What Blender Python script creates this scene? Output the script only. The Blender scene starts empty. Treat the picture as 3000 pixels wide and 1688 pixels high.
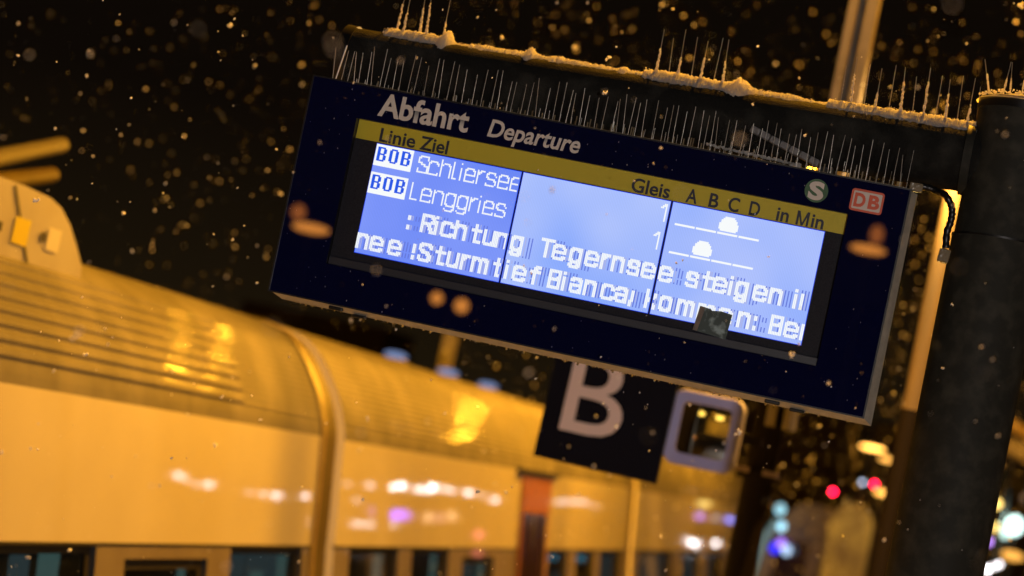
import bpy, bmesh, math, random
from math import sin, cos, pi, radians, atan2, sqrt
from mathutils import Vector, Matrix
rnd = random.Random(7)
sc = bpy.context.scene
COL = sc.collection

# ---------------------------------------------------------------- camera
YAW, PIT, ROLL = radians(13.15), radians(3.75), radians(11.8)
FWD = Vector((-sin(YAW)*cos(PIT), cos(YAW)*cos(PIT), sin(PIT)))
R0 = Vector((cos(YAW), sin(YAW), 0)); U0 = R0.cross(FWD)
CX = cos(ROLL)*R0 + sin(ROLL)*U0
CY = -sin(ROLL)*R0 + cos(ROLL)*U0
EYE = Vector((0, 0, 2.9))
cam_d = bpy.data.cameras.new('camera'); cam = bpy.data.objects.new('camera', cam_d); COL.objects.link(cam)
m = Matrix((CX, CY, -FWD)).transposed().to_4x4(); m.translation = EYE
cam.matrix_world = m
cam_d.sensor_width = 36; cam_d.lens = 36*6990/3000; cam_d.clip_end = 2000
cam_d.dof.use_dof = True; cam_d.dof.focus_distance = 7.08; cam_d.dof.aperture_fstop = 2.05
cam_d.dof.aperture_blades = 0
sc.camera = cam

# ---------------------------------------------------------------- night sky, exposure
w = bpy.data.worlds.new('World'); sc.world = w; w.use_nodes = True
nt = w.node_tree; nt.nodes.clear()
bgn = nt.nodes.new('ShaderNodeBackground'); wo = nt.nodes.new('ShaderNodeOutputWorld')
# town glow in the falling snow: brownish towards the horizon, almost black above
bgn.inputs[1].default_value = 1.0
tcw = nt.nodes.new('ShaderNodeTexCoord'); spw = nt.nodes.new('ShaderNodeSeparateXYZ'); crw = nt.nodes.new('ShaderNodeValToRGB')
nt.links.new(tcw.outputs['Generated'], spw.inputs[0]); nt.links.new(spw.outputs['Z'], crw.inputs[0]); nt.links.new(crw.outputs[0], bgn.inputs[0])
crw.color_ramp.elements[0].position = 0.0; crw.color_ramp.elements[0].color = (.012,.0075,.0028,1)
crw.color_ramp.elements[1].position = 0.12; crw.color_ramp.elements[1].color = (.0036,.0022,.0012,1)
nt.links.new(bgn.outputs[0], wo.inputs[0])
sc.view_settings.view_transform = 'Standard'; sc.view_settings.look = 'None'
sc.view_settings.exposure = 0; sc.view_settings.gamma = 1; sc.view_settings.use_curve_mapping = False
sc.cycles.use_denoising = True
sc.cycles.max_bounces = 6
sc.cycles.adaptive_threshold = 0.004
sc.cycles.sample_clamp_indirect = 6

SODIUM = (1.0, 0.415, 0.024)
LAMP_W = 480.0          # one sodium lamp head
KEY_W = 2950.0           # each head of the tall lamp over the platform
FRONT_W = 3900.0          # added whiter fill lamp behind the photographer

# ---------------------------------------------------------------- helpers
def at(px, py, y):
    """the point on the vertical plane at distance y ahead that is measured at photo position px, py"""
    d = 6990*FWD + CX*(px-1500) - CY*(py-844)
    return EYE + d*(y/d.y)
def atx(px, py, x):
    d = 6990*FWD + CX*(px-1500) - CY*(py-844)
    return EYE + d*(x/d.x)

def mat(name, base=(.5,.5,.5), rough=.5, metal=0, emit=None, estr=0, coat=0, coat_r=.03, spec=.5,
        noise=None, bump=None, trans=0, alpha=1, ior=1.5):
    M = bpy.data.materials.new(name); M.use_nodes = True
    n = M.node_tree.nodes; l = M.node_tree.links; p = n['Principled BSDF']
    p.inputs['Base Color'].default_value = (*base, 1); p.inputs['Roughness'].default_value = rough
    p.inputs['Metallic'].default_value = metal; p.inputs['Coat Weight'].default_value = coat
    p.inputs['Coat Roughness'].default_value = coat_r; p.inputs['Specular IOR Level'].default_value = spec
    p.inputs['Transmission Weight'].default_value = trans; p.inputs['Alpha'].default_value = alpha
    p.inputs['IOR'].default_value = ior
    if emit: p.inputs['Emission Color'].default_value = (*emit, 1); p.inputs['Emission Strength'].default_value = estr
    if noise:                                   # (scale, detail, colour2, lo, hi)
        tc = n.new('ShaderNodeTexCoord'); t = n.new('ShaderNodeTexNoise')
        t.inputs['Scale'].default_value = noise[0]; t.inputs['Detail'].default_value = noise[1]
        r = n.new('ShaderNodeMapRange'); r.inputs[1].default_value = noise[3]; r.inputs[2].default_value = noise[4]
        mx = n.new('ShaderNodeMix'); mx.data_type = 'RGBA'
        mx.inputs[6].default_value = (*base, 1); mx.inputs[7].default_value = (*noise[2], 1)
        l.new(tc.outputs['Object'], t.inputs['Vector']); l.new(t.outputs['Fac'], r.inputs[0])
        l.new(r.outputs[0], mx.inputs[0]); l.new(mx.outputs[2], p.inputs['Base Color'])
    if bump:                                    # (scale, detail, strength, distance)
        tc = n.new('ShaderNodeTexCoord'); t = n.new('ShaderNodeTexNoise')
        t.inputs['Scale'].default_value = bump[0]; t.inputs['Detail'].default_value = bump[1]
        b = n.new('ShaderNodeBump'); b.inputs['Strength'].default_value = bump[2]; b.inputs['Distance'].default_value = bump[3]
        l.new(tc.outputs['Object'], t.inputs['Vector']); l.new(t.outputs['Fac'], b.inputs['Height'])
        l.new(b.outputs[0], p.inputs['Normal'])
        if coat: l.new(b.outputs[0], p.inputs['Coat Normal'])
    return M
def emat(name, c, s):
    M = bpy.data.materials.new(name); M.use_nodes = True; n = M.node_tree.nodes; n.clear()
    e = n.new('ShaderNodeEmission'); o = n.new('ShaderNodeOutputMaterial')
    e.inputs[0].default_value = (*c, 1); e.inputs[1].default_value = s
    M.node_tree.links.new(e.outputs[0], o.inputs[0]); return M

def link(name, me, m=None, parent=None, loc=None, rot=None):
    if m is not None:
        for q in (m if isinstance(m, (list, tuple)) else [m]): me.materials.append(q)
    o = bpy.data.objects.new(name, me); COL.objects.link(o)
    if parent is not None: o.parent = parent
    if loc is not None: o.location = loc
    if rot is not None: o.rotation_euler = rot
    return o
def tag(o, label=None, cat=None, group=None, kind=None):
    if label: o['label'] = label
    if cat: o['category'] = cat
    if group: o['group'] = group
    if kind: o['kind'] = kind
    return o
def empty(name, loc=(0,0,0), rot=(0,0,0)):
    o = bpy.data.objects.new(name, None); COL.objects.link(o); o.location = loc; o.rotation_euler = rot
    o.empty_display_size = .1
    return o

class MB:
    """collects boxes, tubes, quads; build() links them as ONE mesh object"""
    def __init__(s): s.v = []; s.f = []; s.sm = []
    def quad(s, pts, smooth=False):
        i = len(s.v); s.v += [tuple(p) for p in pts]; s.f.append(tuple(range(i, i+len(pts)))); s.sm.append(smooth); return s
    def box(s, c, d, rot=None):
        i = len(s.v); hx, hy, hz = d[0]/2, d[1]/2, d[2]/2
        for x, y, z in ((-1,-1,-1),(1,-1,-1),(1,1,-1),(-1,1,-1),(-1,-1,1),(1,-1,1),(1,1,1),(-1,1,1)):
            p = Vector((x*hx, y*hy, z*hz))
            if rot is not None: p = rot @ p
            s.v.append(tuple(p + Vector(c)))
        for f in ((0,3,2,1),(4,5,6,7),(0,1,5,4),(1,2,6,5),(2,3,7,6),(3,0,4,7)):
            s.f.append(tuple(i+k for k in f)); s.sm.append(False)
        return s
    def b(s, x0, x1, y0, y1, z0, z1): return s.box(((x0+x1)/2,(y0+y1)/2,(z0+z1)/2), (x1-x0,y1-y0,z1-z0))
    def tube(s, path, r, n=12, caps=True, smooth=True):
        path = [Vector(p) for p in path]; rs = r if isinstance(r, (list, tuple)) else [r]*len(path)
        base = len(s.v); prev = None
        for k, p in enumerate(path):
            t = (path[min(k+1, len(path)-1)] - path[max(k-1, 0)]).normalized()
            if prev is None:
                a = Vector((0,0,1)) if abs(t.z) < .9 else Vector((1,0,0)); u = t.cross(a).normalized()
            else: u = (prev - t*prev.dot(t)).normalized()
            prev = u; v = t.cross(u)
            for j in range(n):
                a = 2*pi*j/n; s.v.append(tuple(p + (u*cos(a)+v*sin(a))*rs[k]))
        for k in range(len(path)-1):
            for j in range(n):
                a, b2 = base+k*n+j, base+k*n+(j+1) % n
                s.f.append((a, b2, b2+n, a+n)); s.sm.append(smooth)
        if caps:
            e = base+(len(path)-1)*n; c0 = len(s.v)      # caps get vertices of their own, or they would bend the side's normals
            s.v += [s.v[base+j] for j in range(n)] + [s.v[e+j] for j in range(n)]
            s.f.append(tuple(c0+j for j in reversed(range(n)))); s.sm.append(False)
            s.f.append(tuple(c0+n+j for j in range(n))); s.sm.append(False)
        return s
    def ball(s, c, r, nu=12, nv=8, sq=(1,1,1)):
        base = len(s.v); c = Vector(c)
        for i in range(1, nv):
            th = pi*i/nv
            for j in range(nu):
                ph = 2*pi*j/nu
                s.v.append((c.x+r*sq[0]*sin(th)*cos(ph), c.y+r*sq[1]*sin(th)*sin(ph), c.z+r*sq[2]*cos(th)))
        t = len(s.v); s.v.append((c.x, c.y, c.z+r*sq[2])); s.v.append((c.x, c.y, c.z-r*sq[2]))
        for i in range(nv-2):
            for j in range(nu):
                a = base+i*nu+j; b2 = base+i*nu+(j+1) % nu
                s.f.append((a, a+nu, b2+nu, b2)); s.sm.append(True)
        for j in range(nu):
            s.f.append((t, base+j, base+(j+1) % nu)); s.sm.append(True)
            e = base+(nv-2)*nu; s.f.append((t+1, e+(j+1) % nu, e+j)); s.sm.append(True)
        return s
    def mesh(s, name):
        me = bpy.data.meshes.new(name); me.from_pydata(s.v, [], s.f)
        me.polygons.foreach_set('use_smooth', s.sm); me.update(); return me
    def build(s, name, m=None, parent=None, loc=None, rot=None, bevel=0):
        o = link(name, s.mesh(name), m, parent, loc, rot)
        if bevel:
            q = o.modifiers.new('bevel', 'BEVEL'); q.width = bevel; q.segments = 2; q.limit_method = 'ANGLE'
        return o
def recalc(o):
    bm = bmesh.new(); bm.from_mesh(o.data); bmesh.ops.recalc_face_normals(bm, faces=bm.faces); bm.to_mesh(o.data); bm.free(); return o

def text_mesh(s, height, width=None, bold=0.0, shear=0.0, depth=0.0):
    """one word as flat lettering: cap height and total width in metres, origin at the baseline left; faces -y"""
    c = bpy.data.curves.new('t', 'FONT'); c.body = s; c.size = 1; c.offset = bold; c.shear = shear; c.extrude = 0
    c.resolution_u = 4
    o = bpy.data.objects.new('t', c); COL.objects.link(o)
    dg = bpy.context.evaluated_depsgraph_get(); dg.update()
    me = bpy.data.meshes.new_from_object(o.evaluated_get(dg))
    bpy.data.objects.remove(o); bpy.data.curves.remove(c)
    xs = [v.co.x for v in me.vertices]
    x0, x1 = min(xs), max(xs)
    cc = bpy.data.curves.new('h', 'FONT'); cc.body = 'H'; cc.size = 1; cc.offset = bold; oh = bpy.data.objects.new('h', cc); COL.objects.link(oh)
    dg.update(); dg = bpy.context.evaluated_depsgraph_get(); mh = oh.evaluated_get(dg).to_mesh(); hy = [v.co.y for v in mh.vertices]; cap = max(hy)-min(hy); y0 = min(hy)
    oh.evaluated_get(dg).to_mesh_clear(); bpy.data.objects.remove(oh); bpy.data.curves.remove(cc)
    sy = height/cap; sx = (width/(x1-x0)) if width else sy
    for v in me.vertices: v.co = Vector(((v.co.x-x0)*sx, 0, (v.co.y-y0)*sy))
    me.update(); return me

# ---------------------------------------------------------------- materials
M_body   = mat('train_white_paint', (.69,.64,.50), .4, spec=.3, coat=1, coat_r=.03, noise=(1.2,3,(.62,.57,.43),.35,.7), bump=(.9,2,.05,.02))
M_roof   = mat('train_roof_paint', (.145,.136,.122), .6, spec=.06, coat=.06, coat_r=.04, noise=(2.5,5,(.21,.197,.18),.4,.65), bump=(1.2,2,.05,.02))
M_band   = mat('window_band_paint', (.22,.19,.15), .4, coat=.5, noise=(3,3,(.17,.14,.11),.3,.7))
M_rubber = mat('dark_rubber', (.018,.016,.014), .55)
M_bellow = mat('gangway_rubber', (.085,.062,.022), .6, spec=.2, noise=(6,3,(.065,.047,.017),.3,.7))
M_dglass = mat('train_window_glass', (.012,.014,.018), .06, trans=.65, coat=.6)
M_inner  = mat('train_interior', (.05,.07,.08), .7)
M_mint   = emat('lit_interior_panel', (.30,.62,.52), 1.5)
M_teal   = emat('lit_ceiling_panel', (.20,.38,.39), 1.1)
M_cyan   = emat('cyan_interior_lamp', (.14,.65,.85), 3.2)
M_orange = mat('orange_door_paint', (.36,.135,.012), .4, coat=.8, coat_r=.05)
M_purple = mat('door_glass_purple', (.035,.018,.028), .12, coat=.8)
M_trim   = mat('coach_end_trim', (.24,.18,.085), .5, spec=.3, noise=(8,3,(.18,.13,.06),.3,.7))
M_label_y= mat('yellow_label', (.50,.42,.005), .5)
M_label_w= mat('pale_label', (.52,.50,.42), .5)
M_dark   = mat('anthracite_paint', (.024,.024,.020), .6, spec=.08, noise=(20,9,(.050,.048,.037),.45,.78), bump=(60,4,.12,.001))
M_arm    = mat('wet_anthracite_paint', (.013,.013,.012), .8, spec=.02, noise=(9,6,(.036,.035,.030),.48,.72), bump=(170,5,.9,.004))
M_black  = mat('black_plastic', (.006,.006,.006), .35)
M_house  = mat('dark_housing_metal', (.010,.010,.012), .3, metal=0)
M_bezel  = mat('bezel_aluminium', (.46,.43,.36), .5, metal=.2, noise=(40,3,(.36,.335,.28),.3,.7))
M_navy   = mat('navy_front_glass', (.0026,.0035,.028), .008, spec=.42)
M_mat    = mat('recess_mat', (.010,.010,.016), .6, spec=.15, noise=(200,2,(.017,.017,.023),.4,.6))
M_ledge  = mat('recess_ledge', (.016,.017,.026), .4)
M_yellow = mat('yellow_print', (.50,.41,.012), .55)
M_white  = mat('white_print', (.60,.55,.50), .6)
M_ink    = mat('navy_ink', (.008,.010,.028), .5)
M_green  = mat('green_print', (.03,.10,.035), .5)
M_red    = mat('red_print', (.60,.085,.028), .5)
M_steel  = mat('steel_wire', (.55,.53,.48), .33, metal=.85)
M_snow   = mat('snow', (.78,.78,.79), .9, spec=.2, bump=(240,5,1.0,.008))
_n = M_snow.node_tree.nodes; _l = M_snow.node_tree.links; _t = _n.new('ShaderNodeBsdfTranslucent'); _x = _n.new('ShaderNodeMixShader')
_t.inputs[0].default_value = (.88,.86,.82,1); _x.inputs[0].default_value = .60
_l.new(_n['Principled BSDF'].outputs[0], _x.inputs[1]); _l.new(_t.outputs[0], _x.inputs[2]); _l.new(_x.outputs[0], _n['Material Output'].inputs[0])
M_ice    = mat('clear_plastic', (.20,.16,.10), .18, spec=.6, bump=(80,4,.5,.004))
M_strap  = mat('grey_strap', (.16,.16,.165), .35, coat=.4, bump=(120,3,.5,.003))
M_tape   = mat('dirty_tape', (.018,.038,.036), .45, noise=(26,8,(.26,.36,.38),.50,.68))
M_tapebr = mat('tape_brown', (.15,.11,.085), .5, noise=(60,5,(.09,.07,.06),.4,.7))
M_drop   = mat('water_drop', (1,1,1), .02, trans=1, ior=1.33)
M_sign   = mat('sign_navy', (.0030,.0030,.010), .6, spec=.1)
M_signw  = mat('sign_letter', (.80,.66,.66), .6)
M_mfr    = mat('mirror_frame_plastic', (.42,.42,.80), .5)
M_mirror = mat('mirror_glass', (.75,.72,.62), .05, metal=1)
M_post   = mat('brown_post', (.016,.011,.010), .6, spec=.2)
M_clamp  = mat('clamp_steel', (.30,.24,.20), .4, metal=.5)
M_mast   = mat('galvanised_mast', (.25,.225,.19), .5, noise=(6,4,(.18,.16,.13),.4,.7))
M_pale   = mat('pale_post_paint', (.34,.25,.11), .6, spec=.2)
M_concr  = mat('platform_concrete', (.10,.10,.10), .8, noise=(4,8,(.30,.30,.31),.45,.65), bump=(30,5,.4,.01))
M_ground = mat('snowy_ground', (.34,.34,.36), .85, noise=(.6,8,(.14,.13,.12),.45,.65), bump=(3,6,.5,.05))
M_lens   = emat('sodium_lens', SODIUM, 18)
M_refA   = emat('sodium_globe', (1.0,.34,.05), 17)
M_refD   = emat('dim_sodium_globe', (1.0,.28,.05), 7)
M_refB   = emat('sodium_globe_yellow', (1.0,.62,.10), 4)

# ---------------------------------------------------------------- setting
g = MB().quad([(-400,-200,-.96),(400,-200,-.96),(400,900,-.96),(-400,900,-.96)]).build('ground', M_ground); g['kind'] = 'structure'
p = MB().b(-4.12, 7, -30, 80, -.955, 0).build('platform', M_concr, bevel=.02); p['kind'] = 'structure'

# ---------------------------------------------------------------- train coaches
XC = -5.65
SEC = [(-4.20,-.35),(-4.17,.2),(-4.16,.8),(-4.20,1.35)]
LOW = [(-4.20,1.35),(-4.305,2.04)]
UPP = [(-4.302,2.04),(-4.31,2.10),(-4.335,2.32),(-4.385,2.725)]
ROOFP = [(-4.385,2.725),(-4.40,2.80),(-4.46,2.96),(-4.55,3.10),(-4.645,3.22),(-4.76,3.32),(-4.95,3.375),(-5.3,3.405),(-5.65,3.41)]
def lerp_poly(P, n):
    L = [0]
    for a, b in zip(P, P[1:]): L.append(L[-1]+math.dist(a, b))
    out = []
    for i in range(n+1):
        s = L[-1]*i/n; k = max(j for j in range(len(L)) if L[j] <= s+1e-9); k = min(k, len(P)-2)
        t = (s-L[k])/(L[k+1]-L[k]); out.append((P[k][0]+(P[k+1][0]-P[k][0])*t, P[k][1]+(P[k+1][1]-P[k][1])*t))
    return out, L[-1]
def smooth_poly(P, it=2):
    for _ in range(it):
        Q = [P[0]]
        for a, b in zip(P, P[1:]): Q += [(a[0]*.75+b[0]*.25, a[1]*.75+b[1]*.25), (a[0]*.25+b[0]*.75, a[1]*.25+b[1]*.75)]
        Q.append(P[-1]); P = Q
    return P
def strip(mb, P, y0, y1, smooth=True, ny=1):
    base = len(mb.v)
    for k in range(ny+1):
        y = y0+(y1-y0)*k/ny
        mb.v += [(x, y, z) for x, z in P]
    n = len(P)
    for k in range(ny):
        for j in range(n-1):
            a = base+k*n+j; mb.f.append((a, a+n, a+n+1, a+1)); mb.sm.append(smooth)
def mirror_pts(P): return [(2*XC-x, z) for x, z in reversed(P)]
def roof_profile(ribs, s0, s1, amp):
    P, L = lerp_poly(smooth_poly(ROOFP), 260 if ribs else 60)
    out = []
    for i, (x, z) in enumerate(P):
        s = L*i/(len(P)-1)
        a = P[max(i-1,0)]; b = P[min(i+1,len(P)-1)]; tx, tz = b[0]-a[0], b[1]-a[1]; q = sqrt(tx*tx+tz*tz); nx, nz = tz/q, -tx/q
        d = 0
        if ribs and s0 < s < s1:
            f = (s-s0)/(s1-s0)*ribs % 1
            d = amp*max(0, min(1, (.36-abs(f-.5))*9))
        out.append((x+nx*d, z+nz*d))
    return out
def coach(name, y0, y1, label, windows, roofs, doors=()):
    """windows: (ya, yb, ztop, kind, lit) ; roofs: (ya, yb, ribs, s0, s1, amp)"""
    root = empty(name, (XC, y0, -.35)); tag(root, label, 'train coach', 'coaches of the train at the platform')
    off = Vector((-XC, -y0, .35))
    def B(mb, nm, m, par=None, bevel=0):
        mb.v = [tuple(Vector(v)+off) for v in mb.v]
        return mb.build(nm, m, par or root, bevel=bevel)
    mb = MB(); strip(mb, UPP, y0, y1); strip(mb, mirror_pts(UPP), y0, y1)
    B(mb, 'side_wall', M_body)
    mb = MB(); strip(mb, SEC, y0, y1); strip(mb, mirror_pts(SEC+LOW[1:]), y0, y1)
    # near side window band with openings
    def P(y, z, dx=0): t = (z-1.35)/.69; return (-4.20-.105*t-dx, y, z)
    cuts = sorted(windows, key=lambda q: q[0]); y = y0
    zs = 1.35; ZT = 2.032
    for ya, yb, zt, kind, lit in cuts:
        ya = max(ya, y0+.05); yb = min(yb, y1-.05)
        mb.quad([P(y,zs), P(y,ZT), P(ya,ZT), P(ya,zs)][::-1])
        if zt < ZT-.01: mb.quad([P(ya,zt), P(ya,ZT), P(yb,ZT), P(yb,zt)][::-1])
        y = yb
    mb.quad([P(y,zs), P(y,ZT), P(y1,ZT), P(y1,zs)][::-1])
    B(mb, 'window_band', M_band)
    mb = MB(); mb.b(-4.325, -4.299, y0, y1, 2.029, 2.044); B(mb, 'waist_gutter', M_rubber)
    for ya, yb, zt, kind, lit in cuts:
        ya = max(ya, y0+.05); yb = min(yb, y1-.05)
        mb = MB(); r = .045 if kind != 'door' else .06; dep = .05
        # reveal + gasket frame
        mb.quad([P(ya,zt), P(yb,zt), P(yb,zt,dep), P(ya,zt,dep)]); mb.quad([P(ya,zs), P(ya,zt), P(ya,zt,dep), P(ya,zs,dep)])
        mb.quad([P(yb,zs), P(yb,zt), P(yb,zt,dep), P(yb,zs,dep)]); mb.quad([P(ya,zs), P(yb,zs), P(yb,zs,dep), P(ya,zs,dep)])
        for a in ((ya, ya+r*1.4, zs, zt), (yb-r*1.4, yb, zs, zt), (ya+r*1.4, yb-r*1.4, zt-r, zt)):
            mb.quad([P(a[0],a[2],.03), P(a[1],a[2],.03), P(a[1],a[3],.03), P(a[0],a[3],.03)])
        fr = B(mb, 'window', M_rubber)
        mb = MB(); mb.quad([P(ya,zs,.04), P(yb,zs,.04), P(yb,zt,.04), P(ya,zt,.04)]); B(mb, 'pane', M_dglass, fr)
        mb = MB(); mb.quad([P(ya-.1,zs-.1,.45), P(yb+.3,zs-.1,.45), P(yb+.3,zt+.15,.45), P(ya-.1,zt+.15,.45)]); B(mb, 'interior_wall', M_inner, fr)
        for (fa, fb, za, zb, mm) in lit:
            a, b2 = ya+(yb-ya)*fa, ya+(yb-ya)*fb
            mb = MB(); c = .16
            mb.b(-4.20-.105*((zb-1.35)/.69)-c-.03, -4.20-.105*((zb-1.35)/.69)-c, a, b2, za, min(zb, zt)); B(mb, 'lit_partition', mm, fr, bevel=.012)
    for ya, yb, ribs, s0, s1, amp in roofs:
        mb = MB(); strip(mb, roof_profile(ribs, s0, s1, amp), ya, yb, ny=max(1, int((yb-ya)*2)))
        strip(mb, mirror_pts(roof_profile(0,0,0,0)), ya, yb)
        B(mb, 'roof', M_roof)
    full = SEC+LOW[1:]+UPP[1:]+roof_profile(0,0,0,0)[1:]
    ring = full+mirror_pts(full)
    for yy in (y0, y1):
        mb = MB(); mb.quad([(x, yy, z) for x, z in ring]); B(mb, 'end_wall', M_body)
    mb = MB()
    P2 = [(x+(.012 if x > XC else -.012), z+.012*(z > 2.7)) for x, z in ring]
    for a in (y1-.10,):
        strip(mb, P2, a, a+.095)
    B(mb, 'end_trim', M_trim)
    # gangway bellows behind the coach: folds
    mb = MB()
    inn = [((x-XC)*.955+XC, z-.045 if z > 0 else z) for x, z in ring]
    mb2 = MB(); strip(mb2, [((x-XC)*.985+XC, z-.014) for x, z in ring], y1-.002, y1+.34)
    m3 = MB(); strip(m3, inn, y1+.33, y1+.47); B(m3, 'gangway_gap', M_rubber)
    m3 = MB(); m3.quad([(x, y1+.34, z) for x, z in [((x-XC)*.985+XC, z-.014) for x, z in ring]]); B(m3, 'gangway_ring', M_rubber)
    B(mb2, 'gangway_bellows', M_bellow)
    return root, B

L_std = [(.62,.86,1.5,1.96,M_mint)]
c1, B1 = coach('train_coach', 3.5, 14.52, 'nearest coach of the amber lit train, with ribbed roof and roof hood',
    [(4.2,5.4,2.03,'w',[]), (6.1,7.4,1.96,'door',[]), (7.8,9.3,2.03,'w',[]),
     (9.78-.9,10.91,2.03,'w',[(.60,.71,1.72,1.955,M_teal),(.76,.88,1.5,1.975,M_mint)]),
     (11.29,12.53,1.965,'door',[(.80,.90,1.5,1.935,M_mint),(.1,.45,1.80,1.86,M_inner)]),
     (12.91,14.28,2.03,'w',[(.10,.36,1.5,1.985,M_teal),(.38,.93,1.5,1.985,M_teal),(.44,.62,1.5,1.86,M_mint),(.80,.95,1.5,1.96,M_mint)])],
    [(3.5,12.9,8,.10,.66,.014), (12.9,14.52,14,.10,.62,.005)])
c2, B2 = coach('train_coach', 14.97, 26.55, 'middle coach of the train, with an orange door below the B sign',
    [(15.34,16.6,2.03,'w',[(.68,.88,1.5,1.97,M_mint),(.1,.5,1.5,1.75,M_inner)]), (17.0,18.14,2.03,'w',[(.72,.92,1.5,1.97,M_mint)]),
     (18.62,19.76,1.97,'door',[(.1,.6,1.5,1.93,M_teal),(.70,.95,1.5,1.93,M_mint)]),
     (22.1,23.06,2.03,'w',[(.25,.85,1.90,1.99,M_cyan),(.6,.9,1.5,1.8,M_teal)]), (23.54,24.52,2.03,'w',[(.3,.9,1.88,1.97,M_cyan),(.1,.9,1.5,1.85,M_inner)]),
     (24.9,26.2,2.03,'w',[(.2,.9,1.5,1.97,M_teal)])],
    [(14.97,26.55,12,.10,.60,.006)])
c3, B3 = coach('train_coach', 27.0, 39.0, 'farthest coach of the train, beside the dark mirror post',
    [(27.5,30.1,2.03,'w',[(.1,.9,1.5,1.97,M_teal)]), (31.1,32.8,2.03,'w',[(.1,.9,1.5,1.97,M_teal)]), (33.6,35.2,2.03,'w',[(.1,.6,1.5,1.97,M_teal)])],
    [(27.0,39.0,12,.10,.60,.006)])
# orange door (coach 2)
d = MB()
dy0, dy1 = 20.62, 21.9
def wx(z): return -4.302+.02+(-.083)*(z-2.04)/.685 if z > 2.04 else -4.20-.105*(z-1.35)/.69+.02
d.quad([(wx(2.36),dy0,2.36),(wx(2.36),dy1,2.36),(wx(2.69),dy1,2.69),(wx(2.69),dy0,2.69)])
d.quad([(wx(1.35),dy0,1.35),(wx(1.35),dy0+.08,1.35),(wx(2.36),dy0+.08,2.36),(wx(2.36),dy0,2.36)])
d.quad([(wx(1.35),dy1-.08,1.35),(wx(1.35),dy1,1.35),(wx(2.36),dy1,2.36),(wx(2.36),dy1-.08,2.36)])
d.b(-4.42,wx(2.69)-.0005,dy0-.0,dy0+.02,1.35,2.69)
od = B2(d, 'door', M_orange); od['label'] = 'orange train door'
d = MB()
for a, b2 in ((dy0+.08, dy0+.60), (dy0+.68, dy1-.08)):
    d.quad([(wx(1.35)-.008,a,1.35),(wx(1.35)-.008,b2,1.35),(wx(2.36)-.008,b2,2.36),(wx(2.36)-.008,a,2.36)])
B2(d, 'door_glass', M_purple, od)
d = MB(); d.b(-4.42,-4.34,dy0-.25,dy1+.2,2.70,2.745); B2(d, 'door_gutter_shadow', M_rubber)  # black gutter bar, its shadow over the door put into the colour
# roof hood and labels (coach 1)
hood = MB()
prof = [(3.0,3.27),(3.0,3.66),(10.644,3.655),(10.96,3.643),(11.11,3.613),(11.26,3.545),(11.39,3.457),(11.51,3.364),(11.54,3.285),(11.54,3.27)]
KH = 4.70/4.95
hq = lambda y, z: (y*KH, 2.9+(z-2.9)*KH)
ys = [hq(y, z) for y, z in prof]
hood.quad([(-4.70,y,z) for y, z in ys]); hood.quad([(-6.35,y,z) for y, z in reversed(ys)])
for (a, b2) in zip(ys, ys[1:]): hood.quad([(-4.70,a[0],a[1]),(-4.70,b2[0],b2[1]),(-6.35,b2[0],b2[1]),(-6.35,a[0],a[1])])
M_hood = mat('hood_paint', (.36,.34,.31), .55, noise=(3,4,(.31,.29,.26),.4,.7))
h = B1(hood, 'roof_hood', M_hood)
B1(MB().b(-4.80,-4.692,3.0,11.50*KH,2.9+.335*KH,2.9+.395*KH), 'hood_gasket', M_rubber)
B1(MB().quad([(-4.694,*hq(10.50,3.64)),(-4.694,*hq(10.535,3.64)),(-4.694,*hq(10.86,3.29)),(-4.694,*hq(10.825,3.29))]), 'hood_seam', M_rubber)
def label(y, z, s, m, nm):
    y, z = hq(y, z); B1(MB().quad([(-4.692,y-s,z-s*.72),(-4.692,y+s,z-s*.72),(-4.692,y+s,z+s*.72),(-4.692,y-s,z+s*.72)]), nm, m)
label(10.69, 3.437, .085, M_label_y, 'yellow_label'); label(11.08, 3.445, .075, M_label_w, 'pale_label')
label(10.44, 3.43, .030, M_rubber, 'bolt'); label(10.95, 3.445, .030, M_rubber, 'bolt')
# pantograph arms on the roof
pan = MB(); a, b2 = Vector((-5.65,10.9,3.63)), Vector((-5.65,12.50,4.055))
M_pan = mat('pantograph_paint', (.085,.075,.045), .6)
pan.tube([a, b2], [.058,.045], 10); B1(pan, 'pantograph_arm', M_pan)
pan = MB(); pan.tube([(-5.65,11.0,3.56),(-5.65,12.46,3.875)], [.06,.045], 10); B1(pan, 'pantograph_arm', M_bellow)
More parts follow.
